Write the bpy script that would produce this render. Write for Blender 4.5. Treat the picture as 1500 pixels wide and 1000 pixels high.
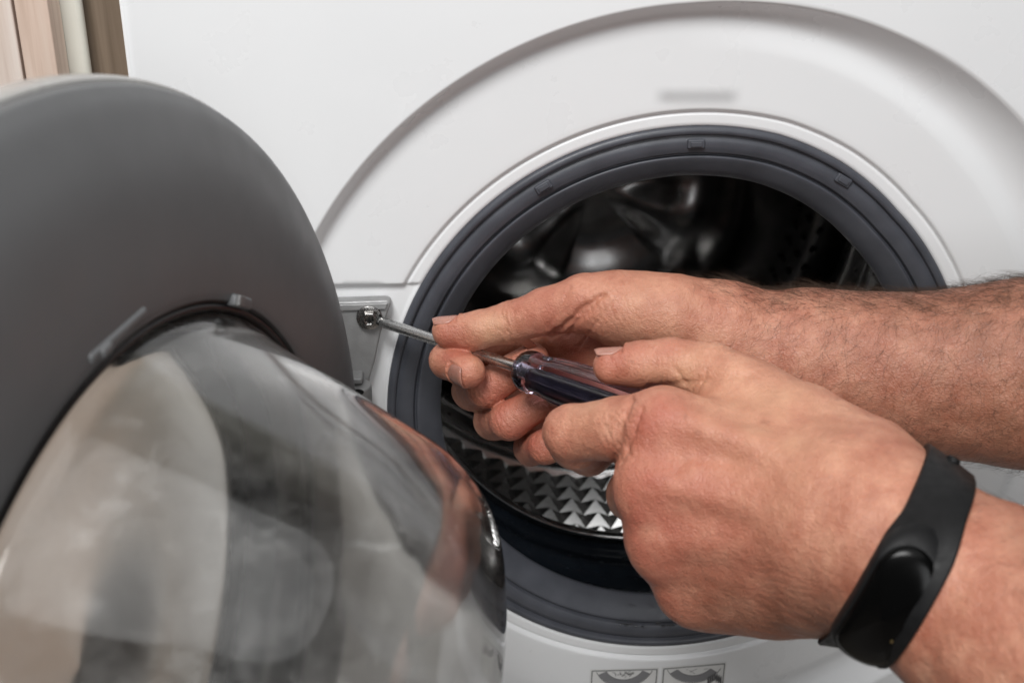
import bpy, bmesh, math, random
import numpy as np
from mathutils import Vector, Matrix, noise
random.seed(4); np.random.seed(4)
PI = math.pi
for o in list(bpy.data.objects): bpy.data.objects.remove(o)
sc = bpy.context.scene
COL = sc.collection

# ------------------------------------------------------------------ camera
F = 1700.0                                   # focal length in photo pixels (photo 1500 px wide)
CAM = np.array([-.1371, -.6046, .3292])
RT = np.array([.99851363, -.05300002, .0127093])
UP = np.array([.01070619, .41937941, .90774792])
FW = np.array([.05344068, .9062626, -.41932349])
cd = bpy.data.cameras.new('camera'); cam = bpy.data.objects.new('camera', cd); COL.objects.link(cam)
cd.sensor_width = 36; cd.lens = F * 36 / 1500; cd.clip_start = .01; cd.clip_end = 50
cam.matrix_world = Matrix(((RT[0], UP[0], -FW[0], CAM[0]), (RT[1], UP[1], -FW[1], CAM[1]), (RT[2], UP[2], -FW[2], CAM[2]), (0, 0, 0, 1)))
cd.dof.use_dof = True; cd.dof.focus_distance = .61; cd.dof.aperture_fstop = 11
sc.camera = cam

# ------------------------------------------------------------------ light
w = bpy.data.worlds.new('World'); sc.world = w; w.use_nodes = True
bg = w.node_tree.nodes['Background']; bg.inputs[0].default_value = (.80, .82, .85, 1); bg.inputs[1].default_value = .05
def area(name, loc, target, size, power, col=(1, 1, 1), sy=None):
    l = bpy.data.lights.new(name, 'AREA'); l.energy = power; l.color = col; l.size = size
    if sy: l.shape = 'RECTANGLE'; l.size_y = sy
    o = bpy.data.objects.new(name, l); COL.objects.link(o); o.location = loc
    o.rotation_euler = (Vector(target) - Vector(loc)).to_track_quat('-Z', 'Y').to_euler()
    return o
area('softbox_light', (-.42, -.98, 1.28), (-.1, -.05, .08), .55, 22.5, (1, .995, .985)).data.shape = 'DISK'
area('overhead_light', (.0, -.55, 1.35), (0, -.12, 0), 1.3, 5, (1, 1, 1)).data.shape = 'DISK'
area('front_fill_light', (.12, -1.4, .55), (0, 0, -.1), .42, 4.0, (.97, .985, 1), .5)  # added front fill, brightens the drum facets and gives the glass reflections
vs = sc.view_settings
vs.view_transform = 'Standard'; vs.look = 'None'; vs.exposure = -.04; vs.gamma = 1; vs.use_curve_mapping = False

# ------------------------------------------------------------------ helpers
def L(px, py, d): return np.array([(px - 750) / F * d, (500 - py) / F * d, d])          # camera space (right, up, depth)
def c2w(p): p = np.asarray(p, float); return CAM + p[..., 0:1] * RT + p[..., 1:2] * UP + p[..., 2:3] * FW
def W(px, py, d): return Vector(c2w(L(px, py, d)))
def P(px, py, y):                                                                       # pixel on the plane y = const
    d = FW * F + RT * (px - 750) - UP * (py - 500); return Vector(CAM + d * ((y - CAM[1]) / d[1]))
def tag(o, label=None, cat=None, group=None, kind=None):
    if label: o['label'] = label
    if cat: o['category'] = cat
    if group: o['group'] = group
    if kind: o['kind'] = kind
    return o
def empty(name, loc, label, cat):
    o = bpy.data.objects.new(name, None); COL.objects.link(o); o.location = loc; o.empty_display_size = .05
    return tag(o, label, cat)
def obj(name, verts, faces, mat, parent=None, smooth=True, label=None, fix=False):
    me = bpy.data.meshes.new(name); me.from_pydata([tuple(v) for v in verts], [], [tuple(f) for f in faces]); me.update()
    if fix:
        bm = bmesh.new(); bm.from_mesh(me); bmesh.ops.recalc_face_normals(bm, faces=bm.faces[:]); bm.to_mesh(me); bm.free()
    if smooth: me.polygons.foreach_set('use_smooth', [True] * len(me.polygons))
    if mat: me.materials.append(mat)
    return link(name, me, parent, label)
ROOTLOC = {}
def link(name, me, parent=None, label=None):
    o = bpy.data.objects.new(name, me); COL.objects.link(o)
    if parent:
        o.parent = parent; bpy.context.view_layer.update() if False else None
        o.matrix_parent_inverse = wm(parent).inverted()
    if label: o['label'] = label
    return o
def wm(o):
    m = o.matrix_basis.copy()
    return (wm(o.parent) @ o.matrix_parent_inverse @ m) if o.parent else m
def bmobj(name, bm, mat, parent=None, smooth=False, label=None, bevel=0, seg=2):
    bmesh.ops.recalc_face_normals(bm, faces=bm.faces[:])
    me = bpy.data.meshes.new(name); bm.to_mesh(me); bm.free()
    me.materials.append(mat)
    if smooth: me.polygons.foreach_set('use_smooth', [True] * len(me.polygons))
    o = link(name, me, parent, label)
    if bevel:
        m = o.modifiers.new('bevel', 'BEVEL'); m.width = bevel; m.segments = seg; m.limit_method = 'ANGLE'
        me.polygons.foreach_set('use_smooth', [True] * len(me.polygons))
        m2 = o.modifiers.new('wn', 'WEIGHTED_NORMAL')
    return o
def box(bm, c, s, rot=None):
    r = bmesh.ops.create_cube(bm, size=1)
    M = Matrix.Translation(Vector(c)) @ (rot.to_4x4() if rot else Matrix.Identity(4)) @ Matrix.Diagonal((*s, 1))
    bmesh.ops.transform(bm, matrix=M, verts=r['verts']); return r['verts']
def frame(z, up=(0, 0, 1)):
    z = Vector(z).normalized(); x = Vector(up).cross(z)
    if x.length < 1e-4: x = Vector((1, 0, 0)).cross(z)
    x.normalize(); y = z.cross(x)
    return Matrix((x, y, z)).transposed()
def prism(bm, pts, d):                       # polygon points extruded by vector d
    a = [bm.verts.new(p) for p in pts]; b = [bm.verts.new(Vector(p) + Vector(d)) for p in pts]
    bm.faces.new(a); bm.faces.new(b[::-1])
    for i in range(len(a)): bm.faces.new((a[i], b[i], b[(i + 1) % len(a)], a[(i + 1) % len(a)]))
def revolve(prof, n, fn, closed=False):      # prof [(r,h)], fn(r,h,theta)->xyz
    v = [fn(r, h, 2 * PI * i / n) for i in range(n) for r, h in prof]; m = len(prof); f = []
    for i in range(n):
        j = (i + 1) % n
        for k in range(m if closed else m - 1):
            k2 = (k + 1) % m; f.append((i * m + k, i * m + k2, j * m + k2, j * m + k))
    return v, f
def lathe(bm, prof, M, n=24):                # along local z
    rings = [[bm.verts.new(M @ Vector((r * math.cos(2 * PI * i / n), r * math.sin(2 * PI * i / n), h))) for i in range(n)] for r, h in prof]
    for a, b in zip(rings, rings[1:]):
        for i in range(n): bm.faces.new((a[i], a[(i + 1) % n], b[(i + 1) % n], b[i]))
    bm.faces.new(rings[0][::-1]); bm.faces.new(rings[-1])
def spline(pts, n):                          # smooth resample of an (r,h) profile
    pts = np.array(pts, float); out = []
    Pp = np.vstack([2 * pts[0] - pts[1], pts, 2 * pts[-1] - pts[-2]])
    for i in range(len(pts) - 1):
        a, b, c, d = Pp[i:i + 4]
        for t in np.arange(n) / n:
            out.append(.5 * (2 * b + (c - a) * t + (2 * a - 5 * b + 4 * c - d) * t * t + (3 * b - a - 3 * c + d) * t ** 3))
    out.append(pts[-1]); return [tuple(x) for x in out]
def sstep(x): x = np.clip(x, 0, 1); return x * x * (3 - 2 * x)

# ------------------------------------------------------------------ materials
def mat(name, col, rough=.5, metal=0, **k):
    m = bpy.data.materials.new(name); m.use_nodes = True; b = m.node_tree.nodes['Principled BSDF']
    b.inputs['Base Color'].default_value = (*col, 1); b.inputs['Roughness'].default_value = rough; b.inputs['Metallic'].default_value = metal
    for kk, v in k.items():
        b.inputs[kk.replace('_', ' ')].default_value = v
    return m
class N:
    def __init__(s, m): s.t = m.node_tree; s.b = s.t.nodes['Principled BSDF']
    def n(s, typ, **k):
        x = s.t.nodes.new(typ)
        for kk, v in k.items():
            if hasattr(x, kk): setattr(x, kk, v)
            else: x.inputs[kk.replace('_', ' ')].default_value = v
        return x
    def l(s, a, b): s.t.links.new(a, b)
    def coord(s, scale=(1, 1, 1), rot=(0, 0, 0)):
        c = s.n('ShaderNodeTexCoord'); m = s.n('ShaderNodeMapping'); m.inputs['Scale'].default_value = scale; m.inputs['Rotation'].default_value = rot
        s.l(c.outputs['Object'], m.inputs[0]); return m.outputs[0]
    def noise(s, scale, detail=4, vec=None, rough=.5, dist=0):
        x = s.n('ShaderNodeTexNoise'); x.inputs['Scale'].default_value = scale; x.inputs['Detail'].default_value = detail; x.inputs['Roughness'].default_value = rough; x.inputs['Distortion'].default_value = dist
        s.l(vec or s.coord(), x.inputs['Vector']); return x.outputs['Fac']
    def ramp(s, fac, stops):
        r = s.n('ShaderNodeValToRGB'); e = r.color_ramp.elements
        while len(e) < len(stops): e.new(.5)
        for el, (p, c) in zip(e, stops): el.position = p; el.color = (*c, 1) if len(c) == 3 else c
        s.l(fac, r.inputs[0]); return r.outputs[0]
    def mix(s, fac, a, b, mode='MIX'):
        x = s.n('ShaderNodeMix', data_type='RGBA', blend_type=mode)
        for sock, v in ((x.inputs[0], fac), (x.inputs[6], a), (x.inputs[7], b)):
            if isinstance(v, (int, float)): sock.default_value = v
            elif isinstance(v, tuple): sock.default_value = (*v, 1)
            else: s.l(v, sock)
        return x.outputs[2]
    def bump(s, h, strength, dist, prev=None):
        x = s.n('ShaderNodeBump'); x.inputs['Strength'].default_value = strength; x.inputs['Distance'].default_value = dist
        s.l(h, x.inputs['Height'])
        if prev: s.l(prev, x.inputs['Normal'])
        return x.outputs[0]
def varied(name, col, rough, metal=0, amt=.12, scale=40, bump=0, bscale=900, rvar=.1, **k):
    m = mat(name, col, rough, metal, **k); n = N(m)
    f = n.noise(scale, 5)
    n.l(n.ramp(f, [(.3, tuple(c * (1 - amt) for c in col)), (.7, tuple(min(1, c * (1 + amt)) for c in col))]), n.b.inputs['Base Color'])
    r = n.n('ShaderNodeMapRange'); n.l(n.noise(scale * 2.3, 6), r.inputs[0]); r.inputs[1].default_value = .3; r.inputs[2].default_value = .7
    r.inputs[3].default_value = max(.02, rough - rvar); r.inputs[4].default_value = rough + rvar; n.l(r.outputs[0], n.b.inputs['Roughness'])
    if bump: n.l(n.bump(n.noise(bscale, 3), bump, .0005), n.b.inputs['Normal'])
    return m
M = {}
M['white'] = varied('white_enamel', (.82, .83, .84), .30, amt=.008, scale=14, bump=.006, bscale=260, rvar=.05, Coat_Weight=.2, Coat_Roughness=.15)
M['whiteplastic'] = varied('white_plastic', (.36, .352, .342), .3, amt=.02, scale=20)
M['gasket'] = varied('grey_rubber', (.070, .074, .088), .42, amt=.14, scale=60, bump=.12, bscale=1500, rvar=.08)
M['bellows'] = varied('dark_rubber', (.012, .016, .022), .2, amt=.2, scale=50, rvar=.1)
M['drum'] = varied('stainless_steel', (.85, .85, .85), .18, 1, amt=.06, scale=30, rvar=.06)
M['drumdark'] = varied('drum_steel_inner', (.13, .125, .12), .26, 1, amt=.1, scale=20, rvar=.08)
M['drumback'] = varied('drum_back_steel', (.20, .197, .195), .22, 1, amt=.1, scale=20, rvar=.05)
M['chrome'] = mat('polished_steel', (.94, .94, .93), .2, 1)
M['hole'] = mat('hole_black', (.004, .004, .004), .8)
M['cast'] = varied('cast_zinc', (.36, .36, .36), .50, .4, amt=.12, scale=90, bump=.35, bscale=1400, rvar=.1)
M['doorgrey'] = varied('grey_door_plastic', (.128, .131, .135), .48, amt=.05, scale=25, bump=.05, bscale=2500, rvar=.05)
M['doorgrey2'] = varied('grey_clip_plastic', (.15, .149, .148), .45, amt=.08, scale=40)
M['trim'] = varied('black_trim', (.006, .006, .007), .4, amt=.2, scale=40)
M['seal'] = mat('black_seal', (.006, .006, .007), .4)
M['screw'] = varied('screw_steel', (.36, .35, .34), .26, 1, amt=.2, scale=300, rvar=.1)
M['shaft'] = varied('shaft_steel', (.55, .55, .545), .27, 1, amt=.10, scale=160, rvar=.06, bump=.03, bscale=900)
M['tip'] = varied('black_oxide_tip', (.06, .06, .06), .4, .8, amt=.3, scale=400)
M['rubber'] = varied('black_silicone', (.007, .007, .0075), .55, amt=.25, scale=120, bump=.08, bscale=3000)
M['screen'] = mat('black_glass_screen', (.002, .002, .002), .2)
M['rubber'].node_tree.nodes['Principled BSDF'].inputs['Specular IOR Level'].default_value = .22
M['screen'].node_tree.nodes['Principled BSDF'].inputs['Specular IOR Level'].default_value = .12
M['gold'] = mat('gold_contact', (.30, .22, .10), .4, 1)
M['core'] = mat('black_handle_core', (.008, .007, .014), .3)
M['cream'] = varied('cream_paint', (.60, .585, .52), .5, amt=.05, scale=15, bump=.05)
M['floor'] = varied('beige_floor', (.20, .175, .15), .4, amt=.18, scale=9, bump=.05)
def glassmat(name, col, rough, ior=1.5, smudge=0):
    m = mat(name, col, rough, 0, Transmission_Weight=1, IOR=ior)
    if smudge:
        n = N(m)
        r = n.ramp(n.noise(26, 8, rough=.65, dist=1.2), [(.42, (rough,) * 3), (.62, (rough + smudge * .5,) * 3), (.78, (rough + smudge,) * 3)])
        n.l(r, n.b.inputs['Roughness'])
        t = n.ramp(n.noise(30, 12, rough=.78, dist=.2), [(.42, (.995,) * 3), (.56, (.965,) * 3), (.70, (.86,) * 3)]); vo = n.n('ShaderNodeTexVoronoi'); vo.inputs['Scale'].default_value = 95; n.l(n.coord(), vo.inputs['Vector'])
        sp = n.ramp(vo.outputs['Distance'], [(.03, (.5,) * 3), (.05, (1,) * 3)]); gate = n.ramp(n.noise(22, 3), [(.52, (1,) * 3), (.60, (0, 0, 0))])
        n.l(n.mix(1., t, n.mix(gate, sp, (1., 1., 1.)), 'MULTIPLY'), n.b.inputs['Transmission Weight'])
    return m
M['glass'] = glassmat('door_glass', (.90, .89, .87), .05, 1.5, .06)
M['pane'] = mat('clear_pane', (.80, .78, .75), .30, 0, Transmission_Weight=1, IOR=1.2)
M['clear'] = glassmat('clear_handle_plastic', (.72, .67, .90), .05, 1.46)
def wood(name, a, b, c, rough=.5):
    m = mat(name, b, rough); n = N(m)
    v = n.coord((1, 1, .045)); f = n.noise(190, 6, v, .6, .6); g = n.noise(38, 3, v, .5, 1.5)
    col = n.mix(.45, n.ramp(f, [(.30, a), (.5, b), (.68, c)]), n.ramp(g, [(.35, a), (.6, c)]))
    n.l(col, n.b.inputs['Base Color']); n.l(n.bump(f, .3, .0006), n.b.inputs['Normal']); return m
M['oak'] = wood('light_oak', (.50, .36, .28), (.68, .52, .43), (.78, .65, .56))
M['oak2'] = wood('pale_oak', (.58, .46, .39), (.72, .61, .54), (.80, .72, .66))
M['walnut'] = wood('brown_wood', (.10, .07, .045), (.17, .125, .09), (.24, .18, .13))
def skinmat():
    m = mat('skin', (.6, .3, .2), .48); n = N(m)
    at = lambda nm: (lambda x: x.outputs['Fac'])(n.n('ShaderNodeAttribute', attribute_name=nm))
    mott = n.ramp(n.noise(75, 5, rough=.6), [(.30, (.41, .146, .090)), (.5, (.50, .214, .138)), (.70, (.61, .300, .198))])
    fine = n.ramp(n.noise(420, 4, rough=.7), [(.32, (.80, .74, .70)), (.62, (1, 1, 1))])
    col = n.mix(.65, mott, fine, 'MULTIPLY')
    col = n.mix(at('red'), col, (.42, .105, .072)); col = n.mix(at('pale'), col, (.62, .36, .22)); col = n.mix(at('tan'), col, (.245, .098, .055))
    spots = n.ramp(n.noise(165, 2), [(.70, (0, 0, 0)), (.78, (1, 1, 1))]); sp = n.n('ShaderNodeMath', operation='MULTIPLY'); n.l(spots, sp.inputs[0]); sp.inputs[1].default_value = .35
    col = n.mix(sp.outputs[0], col, (.20, .075, .045))
    n.l(col, n.b.inputs['Base Color'])
    b = n.b.inputs
    b['Subsurface Weight'].default_value = .14; b['Subsurface Radius'].default_value = (1, .35, .2); b['Subsurface Scale'].default_value = .004
    vo = n.n('ShaderNodeTexVoronoi', feature='DISTANCE_TO_EDGE'); vo.inputs['Scale'].default_value = 620; vo.inputs['Randomness'].default_value = 1
    nz = n.n('ShaderNodeTexNoise'); nz.inputs['Scale'].default_value = 240; nz.inputs['Detail'].default_value = 3
    c = n.coord(); n.l(c, nz.inputs['Vector'])
    va = n.n('ShaderNodeVectorMath', operation='MULTIPLY_ADD'); n.l(nz.outputs['Color'], va.inputs[0]); va.inputs[1].default_value = (.004,) * 3; n.l(c, va.inputs[2])
    n.l(va.outputs[0], vo.inputs['Vector'])
    vr = n.ramp(vo.outputs['Distance'], [(0, (0, 0, 0)), (.22, (1, 1, 1))])
    b1 = n.bump(vr, .30, .0006); b2 = n.bump(n.noise(1300, 3, rough=.7), .18, .0006, b1); b3 = n.bump(n.noise(230, 6, rough=.65, dist=.7), .45, .0016, b2)
    n.l(b3, b['Normal'])
    r = n.ramp(n.noise(300, 5), [(.3, (.34,) * 3), (.7, (.54,) * 3)]); n.l(r, b['Roughness'])
    return m
M['skin'] = skinmat()
M['nail'] = varied('nail', (.38, .18, .135), .32, amt=.10, scale=250, bump=.1, bscale=700, Subsurface_Weight=.15, Subsurface_Scale=.002)
M['nail_dark'] = varied('tanned_nail', (.34, .155, .115), .34, amt=.12, scale=250, bump=.1, bscale=700, Subsurface_Weight=.1, Subsurface_Scale=.002)
M['hair'] = mat('body_hair', (.05, .028, .016), .5)

# ================================================================== room
tag(obj('floor', [(-3, -4, -.452), (3, -4, -.452), (3, 1.5, -.452), (-3, 1.5, -.452)], [(0, 1, 2, 3)], M['floor'], smooth=False), kind='structure')
tag(obj('wall', [(-3, .62, -.452), (3, .62, -.452), (3, .62, 2.2), (-3, .62, 2.2)], [(0, 1, 2, 3)], M['cream'], smooth=False), kind='structure')
cab = empty('oak_cabinet', (-.62, .02, -.45), 'pale oak cabinet front of vertical planks left of the washing machine', 'cabinet')
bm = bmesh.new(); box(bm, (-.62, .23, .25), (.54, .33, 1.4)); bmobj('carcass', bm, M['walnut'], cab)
xs = [-.3375, -.3555, -.47, -.58, -.69, -.80, -.90]
for i, (a, b) in enumerate(zip(xs, xs[1:])):
    bm = bmesh.new(); box(bm, ((a + b) / 2, .02, .25), (abs(a - b) - .0012, .02, 1.4)); bmobj('plank', bm, M['oak'] if i % 2 == 0 else M['oak2'], cab, bevel=.0012)
bm = bmesh.new(); box(bm, (-.3358, .034, .25), (.0156, .008, 1.4))
tag(bmobj('trim_strip', bm, M['cream'], bevel=.003), 'cream painted vertical trim strip between oak planks and dark wood panel', 'trim')
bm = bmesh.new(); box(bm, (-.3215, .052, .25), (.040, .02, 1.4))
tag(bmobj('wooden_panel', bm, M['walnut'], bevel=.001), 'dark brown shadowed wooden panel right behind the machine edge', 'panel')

# ================================================================== washing machine
wmch = empty('washing_machine', (0, .28, -.45), 'white front-loading washing machine with its round door swung open', 'washing machine')
def ratio(th):                                # the opening is very slightly out of round
    d = np.degrees(th) % 360
    return np.interp(d, [0, 20, 35, 48, 63, 76, 310, 335, 360], [.985, .975, .972, .973, .99, 1, 1, .995, .985])
RA = lambda d: np.interp(d % 360, [0, 45, 58, 94, 150, 250, 360], [.247, .247, .2455, .2405, .2402, .2405, .247])
SW = lambda d: np.interp(d % 360, [0, 30, 60, 90, 130, 170, 250, 360], [.026, .026, .020, .010, .0075, .0075, .012, .026])
ZH = .0848
PROF = np.array([(.1715, .012), (.1735, .006), (.1742, .0030), (.1750, .0018), (.1765, .0013), (.1810, .0013), (.1819, .0021), (.1826, .0018), (.1837, .0000), (.1848, -.0005), (.187, -.0006), (.3, -.0006)])
NT = 1260
rl = np.concatenate([np.linspace(.1715, .1925, 40), np.linspace(.195, .21, 5)]); tt = np.linspace(0, 1, 34)
verts = []; faces = []; m = len(rl) + len(tt) + 1
for i in range(NT):
    th = 2 * PI * i / NT; d = math.degrees(th); k = float(ratio(th)); ra = float(RA(d)); sw = float(SW(d)); ct, st = math.cos(th), math.sin(th)
    for r in rl:
        x, z = r * k * ct, r * k * st; y = np.interp(r, PROF[:, 0], PROF[:, 1])
        verts.append([x, y, z, r])
    r0 = .214 * k; rs = ra - sw
    for t in tt:
        r = r0 + (ra + .012 - r0) * t
        dp = float(np.interp(d, [0, 55, 95, 200, 300, 360], [.0045, .0045, 0, 0, .003, .0045])); y = -.0006 + dp * float(sstep((r - r0) / max(rs - r0, .01))) - (.0105 + dp) * min(1., max(0., (r - rs) / sw)) ** 1.9; verts.append([r * ct, y, r * st, r])
    s = min(.292 / max(abs(ct), 1e-6), (.392 if st > 0 else .442) / max(abs(st), 1e-6)); verts.append([s * ct, -.0111, s * st, 1])
for v in verts:                               # recessed hinge pocket left of the opening
    x, y, z, r = v
    if x < -.1 and r < .2415:
        s = float(sstep((ZH - z) / .0026 + .5) * sstep((z + .085) / .0026 + .5) * sstep((r - .1735) / .004))
        v[1] = y * (1 - s) + s * .0032 if r < .2405 - .0085 else y
for i in range(NT):
    j = (i + 1) % NT
    for k in range(m - 1): faces.append((i * m + k, i * m + k + 1, j * m + k + 1, j * m + k))
obj('front_panel', [v[:3] for v in verts], faces, M['white'], wmch)
# cabinet shell with a rounded front edge
prof = [(-.292, -.0111), (-.2945, -.0107), (-.2965, -.0094), (-.2977, -.007), (-.298, -.004), (-.298, .56)]
ring = []
for (x, y) in prof: ring.append([(x, y, -.442 + (x + .292)), (-x, y, -.442 + (x + .292)), (-x, y, .392 - (x + .292)), (x, y, .392 - (x + .292))])
vv = [p for r in ring for p in r]; ff = [(a * 4 + b, a * 4 + (b + 1) % 4, a * 4 + 4 + (b + 1) % 4, a * 4 + 4 + b) for a in range(len(ring) - 1) for b in range(4)]
ff.append(tuple(range(len(vv) - 4, len(vv))))
obj('cabinet', vv, ff, M['white'], wmch)
# rubber gasket
gp = spline([(.1752, .004), (.1738, .0012), (.1718, .0004), (.1700, .0012), (.1692, .0034)], 4)[:-1] + spline([(.1692, .0034), (.1682, .0030), (.1660, .0022), (.1625, .0024), (.1592, .0036)], 4)[:-1] + \
     spline([(.1592, .0036), (.1584, .0062), (.1576, .0064), (.1566, .0046), (.1530, .0062), (.1475, .0100), (.1440, .0138), (.1430, .0165), (.1440, .0190)], 5)
fy = lambda r, h, th: (r * float(ratio(th)) * math.cos(th), h, r * float(ratio(th)) * math.sin(th))
v, f = revolve(gp, 240, fy); gask = obj('gasket', v, f, M['gasket'], wmch)
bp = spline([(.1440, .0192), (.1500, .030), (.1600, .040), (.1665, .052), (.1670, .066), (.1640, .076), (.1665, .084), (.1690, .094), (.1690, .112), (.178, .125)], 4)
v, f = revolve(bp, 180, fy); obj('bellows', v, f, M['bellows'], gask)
for d in (61, 91.2, 121.2):
    th = math.radians(d); c = Vector((.1648 * math.cos(th), .0018, .1648 * math.sin(th)))
    R = Matrix(((math.sin(th), 0, math.cos(th)), (0, 1, 0), (-math.cos(th), 0, math.sin(th))))
    bm = bmesh.new(); box(bm, c, (.0095, .0026, .0052), R); tb = bmobj('tab', bm, M['gasket'], gask, bevel=.0009)
    bm = bmesh.new(); box(bm, c + Vector((0, -.0014, 0)), (.0062, .0012, .0028), R); bmobj('tab_cap', bm, M['gasket'], gask, bevel=.0004)
bm = bmesh.new()
for i in range(26):                           # water beads on the lower lip
    th = math.radians(random.gauss(-93, 7)); r = random.choice([.1592, .1592, .1585, .1475]) + random.uniform(-.0008, .0008); h = np.interp(r, [.1475, .1592], [.0100, .0034])
    s = random.uniform(.0004, .0011)
    q = bmesh.ops.create_icosphere(bm, subdivisions=2, radius=1)
    bmesh.ops.transform(bm, matrix=Matrix.Translation((r * math.cos(th), h - s * .3, r * math.sin(th))) @ Matrix.Diagonal((s * random.uniform(1, 2.4), s * .7, s, 1)), verts=q['verts'])
tag(bmobj('water', bm, mat('water_bead', (.9, .9, .9), .03, 0, Transmission_Weight=1, IOR=1.33), gask, smooth=True), kind='stuff')
# drum
DR = .236
def dfn(r, h, th): return (r * math.cos(th), h, r * math.sin(th))
drp = [(.1655, .112), (.1630, .108), (.1612, .109), (.1606, .112), (.1625, .116), (.172, .120), (.20, .126), (.222, .140), (.233, .165), (DR, .19)]
v, f = revolve(spline(drp, 4), 200, dfn); drum = obj('drum', v, f, M['drum'], wmch)
v, f = revolve(spline([(DR, .312), (.2290, .317), (.2275, .322), (.2290, .326), (DR, .329), (DR, .336), (.232, .340), (.232, .347), (DR, .350), (DR, .372), (.233, .376), (.233, .384), (DR, .388), (DR, .4)], 4), 160, dfn); obj('drum_wall', v, f, M['chrome'], drum)
bk = spline([(DR, .40), (.232, .425), (.215, .44), (.16, .445), (.13, .435), (.09, .432), (.05, .445), (.001, .446)], 4)
v, f = revolve(bk, 240, dfn)
vv = []
for (x, y, z) in v:                           # star relief of the back wall
    r = math.hypot(x, z); a = math.atan2(z, x)
    if y > .41: y -= .009 * max(0, math.cos(3 * a + .9)) ** 1.6 * float(sstep((.192 - r) / .05)) * float(sstep((r - .015) / .04))
    vv.append((x, y, z))
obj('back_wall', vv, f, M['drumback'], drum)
vv = []; ff = []                              # pyramid embossing round the drum wall
na, nr, y0, y1 = 68, 6, .19, .312
for i in range(na):
    for j in range(nr):
        a0, a1 = 2 * PI * i / na, 2 * PI * (i + 1) / na; b0, b1 = y0 + (y1 - y0) * j / nr, y0 + (y1 - y0) * (j + 1) / nr; k = len(vv)
        vv += [dfn(DR, b0, a0), dfn(DR, b0, a1), dfn(DR, b1, a1), dfn(DR, b1, a0), dfn(DR - .0102, (b0 + b1) / 2, (a0 + a1) / 2)]
        ff += [(k, k + 1, k + 4), (k + 1, k + 2, k + 4), (k + 2, k + 3, k + 4), (k + 3, k, k + 4)]
tag(obj('embossing', vv, ff, M['chrome'], drum, smooth=False), kind='stuff')
bm = bmesh.new()                              # wall perforations and row of dimples
for i in range(60):
    for j, yy in enumerate((.358, .376, .394)):
        a = 2 * PI * (i + .5 * (j % 2)) / 60; Mx = Matrix.Translation(dfn(DR - .0006, yy, a)) @ frame((-math.cos(a), 0, -math.sin(a)), (0, 1, 0)).to_4x4()
        bmesh.ops.create_circle(bm, cap_ends=True, segments=8, radius=.0022, matrix=Mx)
for j, rr in enumerate((.199, .210, .220)):
    for i in range(72):
        a = 2 * PI * (i + .5 * (j % 2)) / 72; bmesh.ops.create_circle(bm, cap_ends=True, segments=10, radius=.0026, matrix=Matrix.Translation(dfn(rr, .4365 - (.004 if rr > .215 else .001), a)) @ frame((0, -1, 0)).to_4x4())
tag(bmobj('perforation', bm, M['hole'], drum), kind='stuff')
bm = bmesh.new()
for i in range(110):
    a = 2 * PI * i / 110; Mx = Matrix.Translation(dfn(DR - .0005, .3325, a)) @ frame((-math.cos(a), 0, -math.sin(a)), (0, 1, 0)).to_4x4() @ Matrix.Diagonal((.0042, .0026, .0018, 1))
    q = bmesh.ops.create_icosphere(bm, subdivisions=2, radius=1, matrix=Mx)
tag(bmobj('dimple', bm, M['chrome'], drum, smooth=True), kind='stuff')
for a in (62, 182, 302):                     # lifters
    a = math.radians(a); vv = []; ff = []; nu, nv = 22, 13
    for i in range(nu):
        t = i / (nu - 1); yy = .165 + .25 * t
        hgt = .050 * math.sin(PI * min(1, max(0, t * .94 + .03))) ** .5; wd = .052 + .014 * math.sin(2 * PI * t)
        for j in range(nv):
            s = j / (nv - 1) * 2 - 1; hh = hgt * (1 - abs(s) ** 2.4); aa = a + s * wd / DR * .8 + .05 * math.sin(2 * PI * t)
            vv.append(dfn(DR - .001 - hh, yy, aa))
    for i in range(nu - 1):
        for j in range(nv - 1): ff.append((i * nv + j, i * nv + j + 1, (i + 1) * nv + j + 1, (i + 1) * nv + j))
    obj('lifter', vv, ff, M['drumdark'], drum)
# hinge bracket in its pocket
def PP(px, py, y=-.006): return P(px, py, y)
bm = bmesh.new(); prism(bm, [PP(452, 444), PP(567, 440), PP(573, 444), PP(557.5, 489), PP(549, 530), PP(541, 556), PP(538, 592), PP(452, 598)], (0, .0085, 0))
hinge = bmobj('hinge', bm, M['cast'], wmch, bevel=.0014, seg=3)
bm = bmesh.new(); prism(bm, [PP(452, 447, -.0065), PP(568, 443, -.0065), PP(565, 452, -.0065), PP(452, 456, -.0065)], (0, -.0012, 0)); bmobj('top_flange', bm, M['cast'], hinge, bevel=.0005)
c = PP(512, 556, -.012); bm = bmesh.new(); box(bm, c + Vector((-.003, .002, .001)), (.021, .013, .0035)); bmobj('ledge', bm, M['cast'], hinge, bevel=.001)
bm = bmesh.new(); lathe(bm, [(.0088, -.010), (.0092, -.009), (.0092, .004), (.0086, .005)], Matrix.Translation(PP(521, 574, -.013)), 28)
bmobj('knuckle', bm, M['cast'], hinge, bevel=.0005)
bm = bmesh.new(); lathe(bm, [(.0022, 0), (.0022, .0006)], Matrix.Translation(PP(524, 574, -.0222)) @ frame((0, -1, .2)).to_4x4() @ Matrix.Diagonal((1.6, .8, 1, 1)), 14); bmobj('slot', bm, M['hole'], hinge)
bm = bmesh.new(); box(bm, (-.207, -.026, .050), (.012, .048, .030), Matrix.Rotation(.25, 3, 'Z')); bmobj('arm', bm, M['cast'], hinge, bevel=.002)
SC = P(541, 465, -.0075)
R = frame((.05, -1, .02)).to_4x4(); T = Matrix.Translation(SC) @ R
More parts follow.
